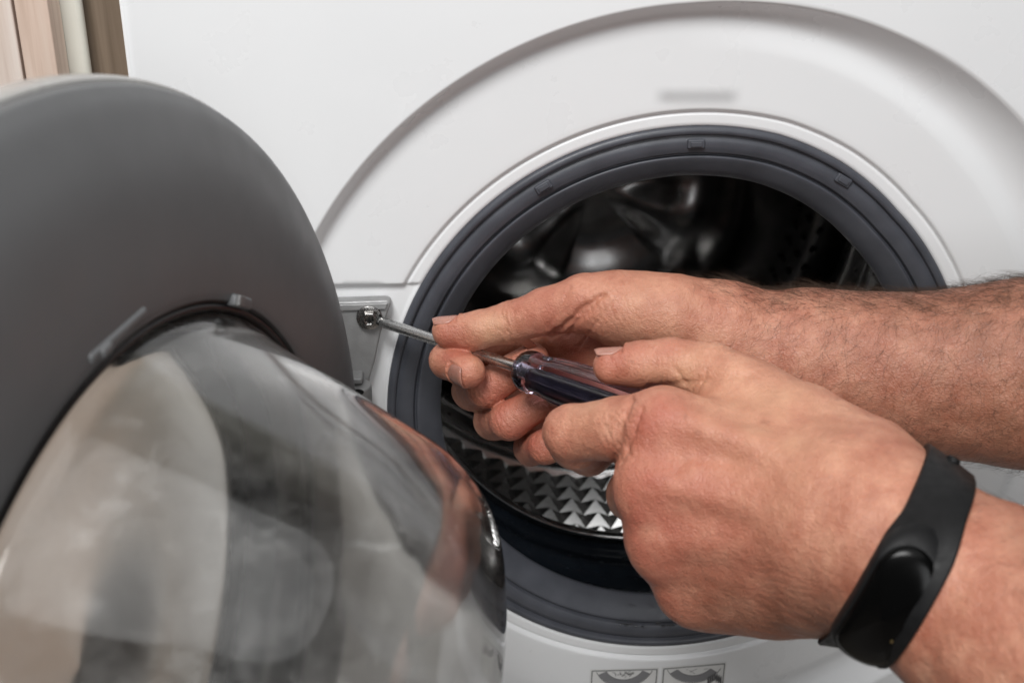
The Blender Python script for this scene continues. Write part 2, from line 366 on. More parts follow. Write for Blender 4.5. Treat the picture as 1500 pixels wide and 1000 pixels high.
bm = bmesh.new(); lathe(bm, [(.0071, -.001), (.0073, .0002), (.0070, .0010), (.0056, .0013), (.0050, .0014)], T, 36); scr = bmobj('screw', bm, M['screw'], hinge, smooth=False, bevel=.0002)
bm = bmesh.new(); lathe(bm, [(.0050, .001), (.0050, .0036), (.0045, .0044), (.0030, .0046), (.0020, .0040)], T, 6); bmobj('hex_head', bm, M['screw'], scr, bevel=.0003)
bm = bmesh.new()
for k in range(2): box(bm, SC + (R.to_3x3() @ Vector((0, 0, .0030))), (.0034, .0010, .0034) if k else (.0010, .0034, .0034), R.to_3x3())
bmobj('cross_recess', bm, M['hole'], scr)

# ------------------------------------------------------------------ door
DC = np.array([-.257, -.27, .012]); TH = math.radians(106.5)
DN = np.array([math.sin(TH), math.cos(TH), 0]); DV = np.array([-math.cos(TH), math.sin(TH), 0]); DZ = np.array([0, 0, 1.])
RB, RD = .1435, .239
def dw(u, z, h): return tuple(DC + DV * u + DZ * z + DN * h)
def dfr(r, h, th):
    k = np.clip((RD - r) / (RD - RB), 0, 1)
    return dw(r * math.cos(th) + .021 * k, r * math.sin(th) + .012 * k, h)
v, f = revolve(spline([(.1476, .0080), (.1480, .0114), (.1494, .0123), (.155, .0128), (.172, .0125), (.205, .0100), (.228, .0048), (.2365, .0012), (.239, -.001), (.2392, -.004)], 5), 200, dfr)
door = obj('door', v, f, M['doorgrey'], wmch, label='open round door with grey inner frame and clear glass bowl')
v, f = revolve(spline([(.2393, -.0035), (.2408, -.0042), (.2415, -.008), (.2405, -.015), (.235, -.022), (.220, -.027), (.180, -.031), (.150, -.032), (.1475, -.028)], 5), 200, dfr); obj('outer_shell', v, f, M['whiteplastic'], door)
v, f = revolve([(.149, -.0455), (.12, -.047), (.07, -.0485), (.001, -.049), (.001, -.052), (.07, -.0515), (.12, -.050), (.149, -.0485)], 96, dfr, closed=True); v = [tuple(np.array(p) + DN * .018) for p in v]; obj('outer_pane', v, f, M['pane'], door, fix=True)
v, f = revolve([(.1482, .0118), (.1470, .0116), (.1464, .0100), (.1464, -.001), (.1466, -.028), (.1440, -.0285), (.130, -.0288), (.1290, -.0270), (.1275, -.0284), (.1270, -.0300), (.148, -.0300)], 160, dfr); obj('inner_trim', v, f, M['trim'], door)
v, f = revolve([(.1448 + .0024 * math.cos(a), .0085 + .0032 * math.sin(a)) for a in np.linspace(0, 2 * PI, 12, endpoint=False)], 160, dfr, closed=True); obj('seal', v, f, M['seal'], door)
BOWL = [(.1425, -.006), (.1425, .009), (.1370, .019), (.1315, .031), (.1235, .051), (.1145, .071), (.1058, .091), (.0995, .1015), (.0905, .1115), (.0780, .1190), (.058, .1235), (.03, .1255), (.0008, .126)]
bo = spline(BOWL, 6)
bi = spline([(max(.0008, r - .0048 if h < .1 else r * .955), h - .0045 * float(sstep((h - .05) / .06))) for r, h in BOWL], 6)
v, f = revolve(bo + bi[::-1], 160, lambda r, h, th: dw(r * math.cos(th) + .021, r * math.sin(th) + .012, h), closed=True); obj('glass_bowl', v, f, M['glass'], door, fix=True)
def door_clip(px, py, s, rot, name):          # small moulded blocks on the grey frame
    d = FW * F + RT * (px - 750) - UP * (py - 500); t = ((DC + DN * .0125 - CAM) @ DN) / (d @ DN); c = Vector(CAM + d * t)
    rel = np.array(c) - DC; a = math.atan2(rel[2] - .012, rel @ DV - .021) + rot
    ex = Vector(-math.sin(a) * DV + math.cos(a) * DZ); ey = Vector(math.cos(a) * DV + math.sin(a) * DZ)
    Rm = Matrix((ex, ey, Vector(DN))).transposed()
    bm = bmesh.new(); box(bm, c, s, Rm); o = bmobj(name, bm, M['doorgrey'], door, bevel=.0012)
    return o, c, Rm
o, c, Rm = door_clip(350, 442, (.015, .005, .005), 0, 'clip'); bm = bmesh.new(); box(bm, c + Rm @ Vector((.005, 0, .0030)), (.005, .0044, .002), Rm); bmobj('clip_cap', bm, M['doorgrey2'], door, bevel=.0006)
door_clip(172, 490, (.034, .004, .003), 0, 'clip'); door_clip(150, 512, (.006, .004, .005), 0, 'clip')
rv = DC + DV * .2325 + DZ * -.012 + DN * .0036
d0 = FW * F + RT * (502 - 750) - UP * (540 - 500); t0 = ((DC + DN * .003 - CAM) @ DN) / (d0 @ DN)
bm = bmesh.new(); lathe(bm, [(.0034, -.002), (.0034, .0006), (.0024, .0016), (.001, .002)], Matrix.Translation(Vector(CAM + d0 * t0)) @ frame(tuple(DN)).to_4x4(), 18); bmobj('rivet', bm, M['cast'], door, smooth=True)

# ------------------------------------------------------------------ sticker and blurred print on the panel
M['paper'] = varied('sticker_paper', (.72, .72, .71), .45, amt=.02, scale=40)
M['ink'] = mat('print_ink', (.09, .09, .095), .5); M['inkgrey'] = mat('print_grey', (.22, .22, .23), .5); M['inkpale'] = mat('print_pale', (.48, .48, .49), .5)
YP = -.0006
def flat(bm, pts, y): bm.faces.new([bm.verts.new((x, y, z)) for x, z in pts])
def annulus(bm, cx, cz, r0, r1, y, clip, n=64):
    x0, x1, z0, z1 = clip
    for i in range(n):
        a, b = 2 * PI * i / n, 2 * PI * (i + 1) / n
        pts = [(cx + r * math.cos(t), cz + r * math.sin(t)) for r, t in ((r0, a), (r1, a), (r1, b), (r0, b))]
        if all(x0 <= x <= x1 and z0 <= z <= z1 for x, z in pts): flat(bm, pts, y)
for i, (xa, xb, za, zb) in enumerate(((-.0465, -.0005, -.1900, -.1900), (.0015, .0448, -.1898, -.1868))):
    h = .040; cx = (xa + xb) / 2
    bm = bmesh.new(); flat(bm, [(xa, za), (xb, zb), (xb, zb - h), (xa, za - h)], YP - .0003)
    st = bmobj('instruction_sticker', bm, M['paper'], wmch)
    bm = bmesh.new(); t = .0006
    sl = (zb - za) / (xb - xa)
    flat(bm, [(xa + .001, za - .001), (xb - .001, zb - .001), (xb - .001, zb - .001 - t), (xa + .001, za - .001 - t)], YP - .0006)
    for x, z in ((xa + .001, za - .001), (xb - .001 - t, zb - .001)): flat(bm, [(x, z), (x + t, z), (x + t, z - h + .003), (x, z - h + .003)], YP - .0006)
    cl = (xa + .0016, xb - .0016, -.3, min(za, zb) - .0018)
    cz = -.1855 + (0 if i == 0 else .002)
    annulus(bm, cx, cz, .0136, .0140, YP - .0006, cl, 220); annulus(bm, cx, cz, .0196, .0200, YP - .0006, cl, 220)
    for k in range(44):
        a = -PI / 2 + random.uniform(-1.0, 1.0); r1 = random.uniform(.004, .011); a2 = a + random.uniform(-.5, .5); r2 = random.uniform(.006, .013)
        p, q = Vector((cx + r1 * math.cos(a), cz + r1 * math.sin(a))), Vector((cx + r2 * math.cos(a2), cz + r2 * math.sin(a2)))
        if max(p.y, q.y) < cl[3]:
            nn = Vector((q.y - p.y, p.x - q.x)).normalized() * .00014; flat(bm, [(p + nn)[:], (q + nn)[:], (q - nn)[:], (p - nn)[:]], YP - .0006)
    if i == 0:
        for k in range(9): x = xa + .002 + random.uniform(0, .012); z = za - .0115 - random.uniform(0, .006); flat(bm, [(x, z), (x + .003, z), (x + .003, z - .0022), (x, z - .0022)], YP - .00062 - k * .00001)
    else:
        for k in range(7): x = xb - .012 + k * .0014; z = zb - .010 - .001 * abs(k - 3); flat(bm, [(x, z), (x + .001, z + .002), (x + .0016, z - .004), (x + .0004, z - .006)], YP - .00062)
    bmobj('line_print', bm, M['ink'], st)
    bm = bmesh.new(); annulus(bm, cx, cz, .0141, .0195, YP - .0005, cl, 220); bmobj('grey_print', bm, M['inkgrey'], st)
mm = mat('blurred_print', (.45, .45, .45), .35); n = N(mm)
g = n.n('ShaderNodeTexCoord'); sep = n.n('ShaderNodeSeparateXYZ'); n.l(g.outputs['Generated'], sep.inputs[0])
def edge(sock, wd):
    a = n.n('ShaderNodeMapRange', interpolation_type='SMOOTHSTEP'); n.l(sock, a.inputs[0]); a.inputs[2].default_value = wd
    b = n.n('ShaderNodeMapRange', interpolation_type='SMOOTHSTEP'); n.l(sock, b.inputs[0]); b.inputs[1].default_value = 1; b.inputs[2].default_value = 1 - wd
    c = n.n('ShaderNodeMath', operation='MULTIPLY'); n.l(a.outputs[0], c.inputs[0]); n.l(b.outputs[0], c.inputs[1]); return c.outputs[0]
c = n.n('ShaderNodeMath', operation='MULTIPLY'); n.l(edge(sep.outputs[0], .2), c.inputs[0]); n.l(edge(sep.outputs[2], .5), c.inputs[1])
c2 = n.n('ShaderNodeMath', operation='MULTIPLY'); n.l(c.outputs[0], c2.inputs[0]); c2.inputs[1].default_value = .34; n.l(c2.outputs[0], n.b.inputs['Alpha'])
bm = bmesh.new(); flat(bm, [(-.0305, .1975), (.0200, .1975), (.0200, .1845), (-.0305, .1845)], YP - .0004); bmobj('faded_print', bm, mm, wmch)

# ================================================================== screwdriver
A0 = L(543, 466, .6515); A1 = L(764, 540, .577)
ax = (A1 - A0) / np.linalg.norm(A1 - A0)
sdw = Vector(c2w(A0)); dirw = Vector(c2w(A0 + ax) - c2w(A0)).normalized(); SL = float(np.linalg.norm(A1 - A0))
TS = Matrix.Translation(sdw) @ frame(dirw).to_4x4()
sd = empty('screwdriver', sdw, 'crosshead screwdriver with clear handle and dark core turning the hinge screw', 'screwdriver')
bm = bmesh.new(); lathe(bm, [(.0028, .010), (.0030, .011), (.0030, SL + .02)], TS, 32); bmobj('shaft', bm, M['shaft'], sd, smooth=True).modifiers.new('es', 'EDGE_SPLIT').split_angle = .6
bm = bmesh.new(); lathe(bm, [(.0006, -.0005), (.0012, .0010), (.0026, .0055), (.0029, .0105)], TS, 16)
for vtx in bm.verts:
    lc = TS.inverted() @ vtx.co; a = math.atan2(lc.y, lc.x)
    if lc.z < .008: k = 1 - .42 * (1 - abs(math.cos(2 * a))) ** .7; vtx.co = TS @ Vector((lc.x * k, lc.y * k, lc.z))
bmobj('tip', bm, M['tip'], sd, smooth=True)
hp = spline([(.0070, 0), (.0092, .0014), (.0106, .0050), (.0106, .0085), (.0100, .0125), (.0104, .018), (.0115, .028), (.0118, .055), (.0108, .080), (.0085, .089), (.0045, .092), (.0008, .0925)], 5)
vv = []; ff = []; nn = 72
for r, h in hp:
    for i in range(nn):
        a = 2 * PI * i / nn; fl = float(sstep((h - .010) / .008)); k = 1 - fl * .20 * max(0, math.cos(8 * a)) ** 1.2; vv.append(TS @ Vector((r * k * math.cos(a), r * k * math.sin(a), SL + h)))
for j in range(len(hp) - 1):
    for i in range(nn): ff.append((j * nn + i, j * nn + (i + 1) % nn, (j + 1) * nn + (i + 1) % nn, (j + 1) * nn + i))
ff.append(tuple(range(nn))[::-1]); ff.append(tuple(range((len(hp) - 1) * nn, len(hp) * nn)))
hd = obj('handle', vv, ff, M['clear'], sd, fix=True)
bm = bmesh.new(); lathe(bm, [(.0034, .007), (.0052, .013), (.0056, .02), (.0058, .078), (.005, .084)], Matrix.Translation(TS @ Vector((0, 0, SL)) - TS.translation + Vector(-UP * .0020)) @ TS, 24); bmobj('core', bm, M['core'], hd, smooth=True)

# ================================================================== the person's arms: signed-distance body, meshed as one surface each
def smin(a, b, k):
    h = np.maximum(k - np.abs(a - b), 0) / k; return np.minimum(a, b) - h * h * k * .25
class Field:
    def __init__(s, lo, hi, h):
        s.lo = np.array(lo); s.h = h; s.n = np.ceil((np.array(hi) - s.lo) / h).astype(int) + 1
        s.f = np.full(s.n, .03, np.float32)
    def sub(s, pts, rad):
        lo = np.clip(((pts.min(0) - rad - s.lo) / s.h).astype(int), 0, s.n - 1); hi = np.clip(((pts.max(0) + rad - s.lo) / s.h).astype(int) + 2, 1, s.n)
        g = [(s.lo[i] + s.h * np.arange(lo[i], hi[i])).astype(np.float32) for i in range(3)]
        return tuple(slice(lo[i], hi[i]) for i in range(3)), (g[0][:, None, None], g[1][None, :, None], g[2][None, None, :])
def seg(G, a, b, ra, rb, fl=None):
    ba = b - a; L2 = float(ba @ ba)
    q = [G[i] - np.float32(a[i]) for i in range(3)]
    t = np.clip((q[0] * np.float32(ba[0]) + q[1] * np.float32(ba[1]) + q[2] * np.float32(ba[2])) / np.float32(L2), 0, 1)
    q = [q[i] - t * np.float32(ba[i]) for i in range(3)]
    if fl is not None:
        w, s = fl; wd = q[0] * np.float32(w[0]) + q[1] * np.float32(w[1]) + q[2] * np.float32(w[2]); k = np.float32(1 / s - 1)
        q = [q[i] + wd * np.float32(w[i]) * k for i in range(3)]
    return np.sqrt(q[0] ** 2 + q[1] ** 2 + q[2] ** 2) - (np.float32(ra) + t * np.float32(rb - ra))
def chain(G, pts, rad, k=.002, fl=None):
    d = None
    for i in range(len(pts) - 1):
        e = seg(G, pts[i], pts[i + 1], rad[i], rad[i + 1], fl); d = e if d is None else smin(d, e, k)
    return d
def add(fd, pts, rad, k=.008, fl=None, kin=.003):
    pts = np.array(pts); rr = max(rad) * (1 if fl is None else 1.02) + k + .004
    s, G = fd.sub(pts, rr); d = chain(G, pts, rad, kin, fl); fd.f[s] = smin(fd.f[s], d.astype(np.float32), np.float32(k))
def surface(fd):                              # naive surface nets
    f = fd.f; ins = f < 0; n = f.shape
    c = np.zeros((n[0] - 1, n[1] - 1, n[2] - 1), np.int8)
    for dx in (0, 1):
        for dy in (0, 1):
            for dz in (0, 1): c += ins[dx:n[0] - 1 + dx, dy:n[1] - 1 + dy, dz:n[2] - 1 + dz]
    idx = np.argwhere((c > 0) & (c < 8)); vid = np.full(c.shape, -1, np.int32); vid[tuple(idx.T)] = np.arange(len(idx))
    cs = np.array([(x, y, z) for x in (0, 1) for y in (0, 1) for z in (0, 1)]); val = np.stack([f[tuple((idx + k).T)] for k in cs], 1)
    acc = np.zeros((len(idx), 3)); cnt = np.zeros(len(idx))
    for i in range(8):
        for j in range(i + 1, 8):
            if np.abs(cs[i] - cs[j]).sum() == 1:
                a, b = val[:, i], val[:, j]; mk = (a < 0) != (b < 0); t = np.where(mk, a / np.where(mk, a - b, 1), 0)
                acc += mk[:, None] * (cs[i] + t[:, None] * (cs[j] - cs[i])); cnt += mk
    V = fd.lo + fd.h * (idx + acc / cnt[:, None]); Q = []
    for axis in range(3):
        o = [1, 1, 1]; o[axis] = 0; u, v = [k for k in range(3) if k != axis]
        A = np.take(ins, range(0, n[axis] - 1), axis); B = np.take(ins, range(1, n[axis]), axis)
        sl = [slice(1, -1)] * 3; sl[axis] = slice(None); e = np.argwhere((A != B)[tuple(sl)]); e[:, u] += 1; e[:, v] += 1
        fl = A[tuple(e.T)]
        eu = np.eye(3, dtype=int)[u]; ev = np.eye(3, dtype=int)[v]
        q = np.stack([vid[tuple((e - eu - ev).T)], vid[tuple((e - ev).T)], vid[tuple(e.T)], vid[tuple((e - eu).T)]], 1)
        if axis == 1: fl = ~fl
        q[~fl] = q[~fl][:, ::-1]; Q.append(q)
    Q = np.concatenate(Q); Q = Q[(Q >= 0).all(1)]
    for it in range(3):                       # light smoothing
        s = np.zeros_like(V); m_ = np.zeros(len(V))
        for k in range(4):
            np.add.at(s, Q[:, k], V[Q[:, (k + 1) % 4]] + V[Q[:, (k - 1) % 4]]); np.add.at(m_, Q[:, k], 2)
        lam = (.6, -.5, .5)[it]; V = V + lam * (s / np.maximum(m_, 1)[:, None] - V)
    return V, Q
def vnormals(V, Q):
    nf = np.cross(V[Q[:, 2]] - V[Q[:, 0]], V[Q[:, 3]] - V[Q[:, 1]]); N_ = np.zeros_like(V)
    for k in range(4): np.add.at(N_, Q[:, k], nf)
    return N_ / np.maximum(np.linalg.norm(N_, axis=1), 1e-12)[:, None]
unit = lambda v: v / np.linalg.norm(v)
TOCAM = np.array([0, 0, -1.])
def vnoise(V, scale, seed=0): return np.array([noise.noise((v[0] * scale + seed, v[1] * scale, v[2] * scale)) for v in V])

def build_arm(spec, parent, label):
    fd = Field(spec['lo'], spec['hi'], spec.get('h', .00085))
    for pr in spec['base']: add(fd, [L(*p) for p in pr[0]], pr[1], pr[2], pr[3] if len(pr) > 3 else None)
    fing = []
    for fg in spec['fingers']:
        pts = np.array([L(*p) for p in fg['p']]); fing.append((fg, pts))
        np_ = fg.get('root', 2); add(fd, pts[:np_], fg['r'][:np_], fg.get('k', .006))
    for fg, pts in fing:
        rr = max(fg['r']) + .006; s, G = fd.sub(pts, rr); d = chain(G, pts, fg['r'], .0025)
        for (q, rq) in fg.get('pads', []): d = smin(d, seg(G, L(*q), L(*q) + 1e-5, rq, rq), np.float32(.004))
        fd.f[s] = smin(fd.f[s], d.astype(np.float32), np.float32(.0012))
    V, Q = surface(fd); Nn = vnormals(V, Q)
    disp = np.zeros(len(V))
    for fg, pts in fing:                      # joint creases
        for j in range(1, len(pts) - 1):
            if j in fg.get('nocrease', ()): continue
            c = pts[j]; a = unit(pts[j + 1] - pts[j - 1]); r = fg['r'][j]
            bend = c - (pts[j - 1] + pts[j + 1]) / 2; dn = bend - a * (bend @ a)
            dn = unit(np.array(fg['dorsal'])) if np.linalg.norm(dn) < .003 else unit(dn)
            k = np.where(np.linalg.norm(V - c, axis=1) < r * 1.45)[0]
            if not len(k): continue
            rel = V[k] - c; t = rel @ a; sd_ = (rel - t[:, None] * a); sd_ = (sd_ @ dn) / np.maximum(np.linalg.norm(sd_, axis=1), 1e-6)
            t = t + .0016 * vnoise(V[k], 260, j) + .0006 * vnoise(V[k], 800, j)
            for o_, dp, sg in ((-.0034, .30, 1), (-.0012, .42, 1), (.0011, .45, 1), (.0034, .30, 1), (.0056, .18, 1), (-.0058, .18, 1), (0, .75, -1), (.0024, .4, -1)):
                disp[k] -= dp * .001 * np.exp(-((t - o_) / .0006) ** 2) * sstep((sg * sd_ + .15) / .6) * fg.get('cr', 1)
    for cr in spec.get('creases', []):        # long folds following a polyline
        pz = np.mean([p[2] for p in cr['p']]); pts = [np.array(p[:2]) / F * pz for p in cr['p']]; best = np.full(len(V), 9.)
        pv = np.stack([750 * pz / F + V[:, 0] / V[:, 2] * pz, 500 * pz / F - V[:, 1] / V[:, 2] * pz], 1)
        wob = .0008 * vnoise(V, 200, 7)
        for a, b in zip(pts, pts[1:]):
            ba = b - a; t = np.clip(((pv - a) @ ba) / (ba @ ba), 0, 1); q = pv - a - t[:, None] * ba
            best = np.minimum(best, np.hypot(q[:, 0], q[:, 1]) + 9 * (np.abs(V[:, 2] - pz) > .045))
        ok = Nn[:, 2] < 0
        disp -= cr['d'] * .001 * np.exp(-((np.maximum(best + wob, 0)) / cr['w']) ** 2) * ok
    if 'wrinkle' in spec:                     # fine parallel skin folds
        for (c, rad, dirv, pitch, dp) in spec['wrinkle']:
            c = L(*c); dirv = unit(np.array(dirv, float)); k = np.where(np.linalg.norm(V - c, axis=1) < rad)[0]; rel = V[k] - c
            fall = sstep(1 - np.linalg.norm(rel, axis=1) / rad); ph = rel @ dirv / pitch + 1.1 * vnoise(V[k], 90, 3) + .5 * vnoise(V[k], 240, 5)
            disp[k] -= dp * .001 * fall * (np.abs(np.sin(PI * ph)) < .0) + dp * .001 * fall * np.exp(-(np.sin(PI * ph) / .35) ** 2)
    disp += .00035 * vnoise(V, 75, 1) + .00016 * vnoise(V, 240, 2)
    V = V + Nn * disp[:, None]
    nails = []
    for fg, pts in fing:                      # nail beds
        Tp = pts[-1]; a = unit(pts[-1] - pts[-2]); dn = np.array(fg['nail'], float); dn = unit(dn - a * (dn @ a)); b = np.cross(a, dn); r = fg['r'][-1]
        Ln = r * fg.get('nl', 1.45); fm = math.radians(fg.get('nw', 54)); rn = r * .985; s0 = -Ln * .50
        rel = V - Tp; s_ = rel @ a - s0; x, y = rel @ b, rel @ dn; rad = np.hypot(x, y); ph = np.arctan2(x, y)
        near = (np.linalg.norm(rel, axis=1) < r * 2.2)
        e = np.maximum(np.abs(ph) * r / (fm * r), np.maximum(-(s_ - Ln * .5) / (Ln * .5), (s_ - Ln * .5) / (Ln * .62)))
        q = near & (y > 0)
        cap = np.where(s_ > Ln * .8, rn - .5 * (s_ - Ln * .8) ** 2 / r, rn) - .0004
        ins_ = q & (e < 1); V[ins_] = V[ins_] + ((np.minimum(cap, rad) - rad) / np.maximum(rad, 1e-6))[ins_, None] * ((x[:, None] * b + y[:, None] * dn)[ins_])
        rim = q & (s_ < Ln * .85); V[rim] = V[rim] + (np.exp(-((e - 1.10) / .09) ** 2) * .00045)[rim, None] * Nn[rim]
        nv = []; nf = []; nu, ns = 13, 15
        for lay in (0, 1):
            for i in range(ns):
                s = i / (ns - 1); wd = 1 - (max(0, .45 - s) / .45) ** 2.4 * .72 - (max(0, s - .78) / .22) ** 2 * .30
                for j in range(nu):
                    u = (j / (nu - 1) * 2 - 1); phi = u * fm * .97 * wd; so = s * Ln * 1.04 - (max(0, s - .8) / .2) ** 2 * (u * u) * Ln * .10 + (1 - s) * u * u * Ln * .03
                    ro = rn + .00025 - lay * .0005 - (.45 * (max(0, so - Ln * .8)) ** 2 / r) - .0005 * (1 - min(1, s / .12)) - .0003 * abs(u) ** 4
                    nv.append(Tp + a * (s0 + so) + ro * (dn * math.cos(phi) + b * math.sin(phi)))
        m1 = nu * ns
        for i in range(ns - 1):
            for j in range(nu - 1):
                k = i * nu + j; nf.append((k, k + 1, k + nu + 1, k + nu)); nf.append((m1 + k, m1 + k + nu, m1 + k + nu + 1, m1 + k + 1))
        bd = [j for j in range(nu)] + [i * nu + nu - 1 for i in range(1, ns)] + [(ns - 1) * nu + j for j in range(nu - 2, -1, -1)] + [i * nu for i in range(ns - 2, 0, -1)]
        for p_, q_ in zip(bd, bd[1:] + bd[:1]): nf.append((q_, p_, m1 + p_, m1 + q_))
        nails.append((nv, nf, fg.get('ncol', 'nail')))
    arm = obj('arm', c2w(V), Q, M['skin'], parent, label=label)
    def attr(nm, lst):
        s = np.zeros(len(V))
        for p, rad, am in lst: s += am * np.exp(-(np.linalg.norm(V - L(*p), axis=1) / rad) ** 2)
        if nm == 'tan' and 'tanx' in spec: s += spec['tanx'](V)
        s = np.clip(s * (1 + .7 * vnoise(V, 110, 9)), 0, .9)
        arm.data.attributes.new(nm, 'FLOAT', 'POINT').data.foreach_set('value', s.astype(np.float32))
    attr('red', spec['red']); attr('pale', spec['pale']); attr('tan', spec['tan'])
    for nv, nf, nc in nails: obj('fingernail', c2w(np.array(nv)), nf, M[nc], arm)
    # forearm hair: short thin curved tubes
    hv = []; hf = []; Nn = vnormals(V, Q)
    hd_ = spec['hair']; wts = np.maximum(hd_['w'](V, Nn), 0).astype(float); wts /= wts.sum()
    for i in np.random.choice(len(V), hd_['n'], p=wts):
        p = V[i]; nn_ = Nn[i]; d = np.array(hd_['dir'](p)) + np.random.normal(0, .45, 3); d = unit(d - nn_ * (d @ nn_)); ln = np.random.uniform(*hd_['len']); r0 = .00005
        lift = np.random.uniform(.12, .75); cl = np.random.normal(0, .55); sdv = np.cross(nn_, d); k0 = len(hv); ns = 6
        for j in range(ns):
            t = j / (ns - 1); c = p - nn_ * .0003 + d * ln * t + nn_ * ln * lift * (t - .55 * t * t) + sdv * ln * cl * t * t; rr = r0 * (1 - .8 * t)
            for q in range(3): a = 2 * PI * q / 3; hv.append(c + rr * (math.cos(a) * sdv + math.sin(a) * nn_))
        for j in range(ns - 1):
            for q in range(3): a = k0 + j * 3 + q; b = k0 + j * 3 + (q + 1) % 3; hf.append((a, b, b + 3, a + 3))
    ho = obj('arm_hair', c2w(np.array(hv)), hf, M['hair'], arm); ho['kind'] = 'stuff'
    return arm, V

person = empty('person', W(1650, 720, .50), 'bare forearms of a person working a screwdriver with both hands', 'person')
fl1 = (unit(np.array([.0, .25, 1.])), .86)
far = dict(lo=L(600, 720, .60) * [1, 1, 0] + [0, 0, .478], hi=L(1640, 370, .60) * [1, 1, 0] + [0, 0, .685],
    base=[
        ([(1050, 515, .578), (1180, 530, .572), (1340, 548, .562), (1500, 547, .550), (1680, 552, .538)], [.0300, .0362, .0395, .0455, .052], .01, fl1),
        ([(1060, 500, .580), (940, 500, .596), (835, 492, .628)], [.026, .022, .015], .012),
        ([(1050, 520, .585), (940, 540, .608), (845, 545, .636)], [.026, .022, .015], .012),
        ([(1050, 545, .585), (950, 585, .606), (865, 600, .630)], [.024, .021, .015], .012),
        ([(1055, 478, .570), (985, 462, .569), (905, 450, .574)], [.021, .0200, .0165], .010),      # thenar
        ([(1000, 600, .578), (920, 610, .592)], [.019, .016], .012),                                  # hypothenar
    ],
    fingers=[
        dict(p=[(935, 455, .573), (858, 444, .576), (800, 456, .583), (750, 471, .590), (703, 482, .594), (656, 486, .5975)], r=[.0170, .0140, .0118, .0104, .0096, .0082], root=3, k=.010, dorsal=(0, 1, -.2), nail=(-.05, 1, -.12), nocrease=(1, 2, 4), nl=1.65, pads=[((690, 492, .5965), .0078)]),
        dict(p=[(810, 480, .640), (676, 512, .632), (656, 528, .606), (686, 544, .5885)], r=[.0125, .0102, .0095, .0088], dorsal=(-1, 0, -.3), nail=(-.60, -.40, -.75), nl=1.5, cr=.7, nw=46, ncol='nail_dark'),
        dict(p=[(818, 520, .644), (691, 572, .640), (712, 568, .609), (780, 526, .600)], r=[.0125, .0106, .0102, .0086], dorsal=(-.3, -.6, -1), nail=(-.2, -.4, -1), nl=1.4),
        dict(p=[(832, 560, .644), (723, 616, .634), (746, 616, .605), (818, 574, .596)], r=[.0122, .0104, .0100, .0084], dorsal=(-.3, -.6, -1), nail=(-.2, -.4, -1), nl=1.4),
        dict(p=[(858, 605, .638), (778, 656, .626), (800, 654, .599), (858, 612, .590)], r=[.0108, .0092, .0088, .0076], dorsal=(-.3, -.6, -1), nail=(-.2, -.4, -1), nl=1.4),
    ],
    creases=[dict(p=[(882, 432, .56), (850, 455, .57), (826, 478, .585), (806, 492, .59)], d=1.9, w=.0014), dict(p=[(872, 446, .56), (846, 470, .575), (830, 492, .59)], d=1.3, w=.0012),
             dict(p=[(835, 420, .57), (818, 452, .58), (804, 480, .585)], d=.5, w=.0009), dict(p=[(730, 446, .585), (742, 476, .58), (738, 500, .585)], d=.5, w=.0008),
             dict(p=[(900, 440, .56), (868, 480, .57), (850, 505, .58)], d=.5, w=.0008)],
    wrinkle=[((900, 450, .565), .035, (1, .45, 0), .0028, .34), ((752, 455, .583), .014, (1, .3, 0), .0024, .55), ((1040, 480, .555), .04, (1, .2, 0), .0030, .10), ((718, 572, .600), .014, (1, .5, 0), .0030, .5), ((748, 618, .598), .014, (1, .5, 0), .0030, .5), ((800, 655, .594), .012, (1, .5, 0), .0030, .4), ((650, 520, .600), .010, (.3, 1, 0), .0026, .35)],
    red=[((660, 500, .59), .011, .35), ((640, 480, .60), .008, .3), ((672, 530, .585), .012, .25), ((700, 560, .59), .010, .35), ((850, 470, .57), .024, .35), ((830, 510, .60), .02, .45), ((780, 460, .58), .014, .25), ((725, 585, .6), .02, .3), ((755, 625, .6), .02, .3), ((790, 660, .6), .02, .3)],
    pale=[((722, 487, .58), .011, .65), ((706, 525, .58), .006, .35), ((930, 470, .56), .03, .25)],
    tan=[], tanx=lambda V: .75 * sstep((V[:, 0] - .085) / .16) * (.75 + .25 * sstep((V[:, 1] - .0) / .02)),
    hair=dict(n=7000, len=(.006, .014), dir=lambda p: (-.55, -.75, 0) if p[1] < .012 else (-.8, .15, -.1),
              w=lambda V, Nn: (V[:, 0] > .085) * sstep((V[:, 0] - .08) / .05) * (.35 + 1.6 * sstep((Nn[:, 1] - .3) / .6)) * (Nn[:, 2] < .35)))
arm_far, VF = build_arm(far, person, 'bare forearm and hand pinching the screwdriver shaft')
fl2 = (unit(np.array([-.28, .20, 1.])), .78)
tend = lambda a, m_, b: ([a, m_, b], [.0043, .0042, .0036], .008)
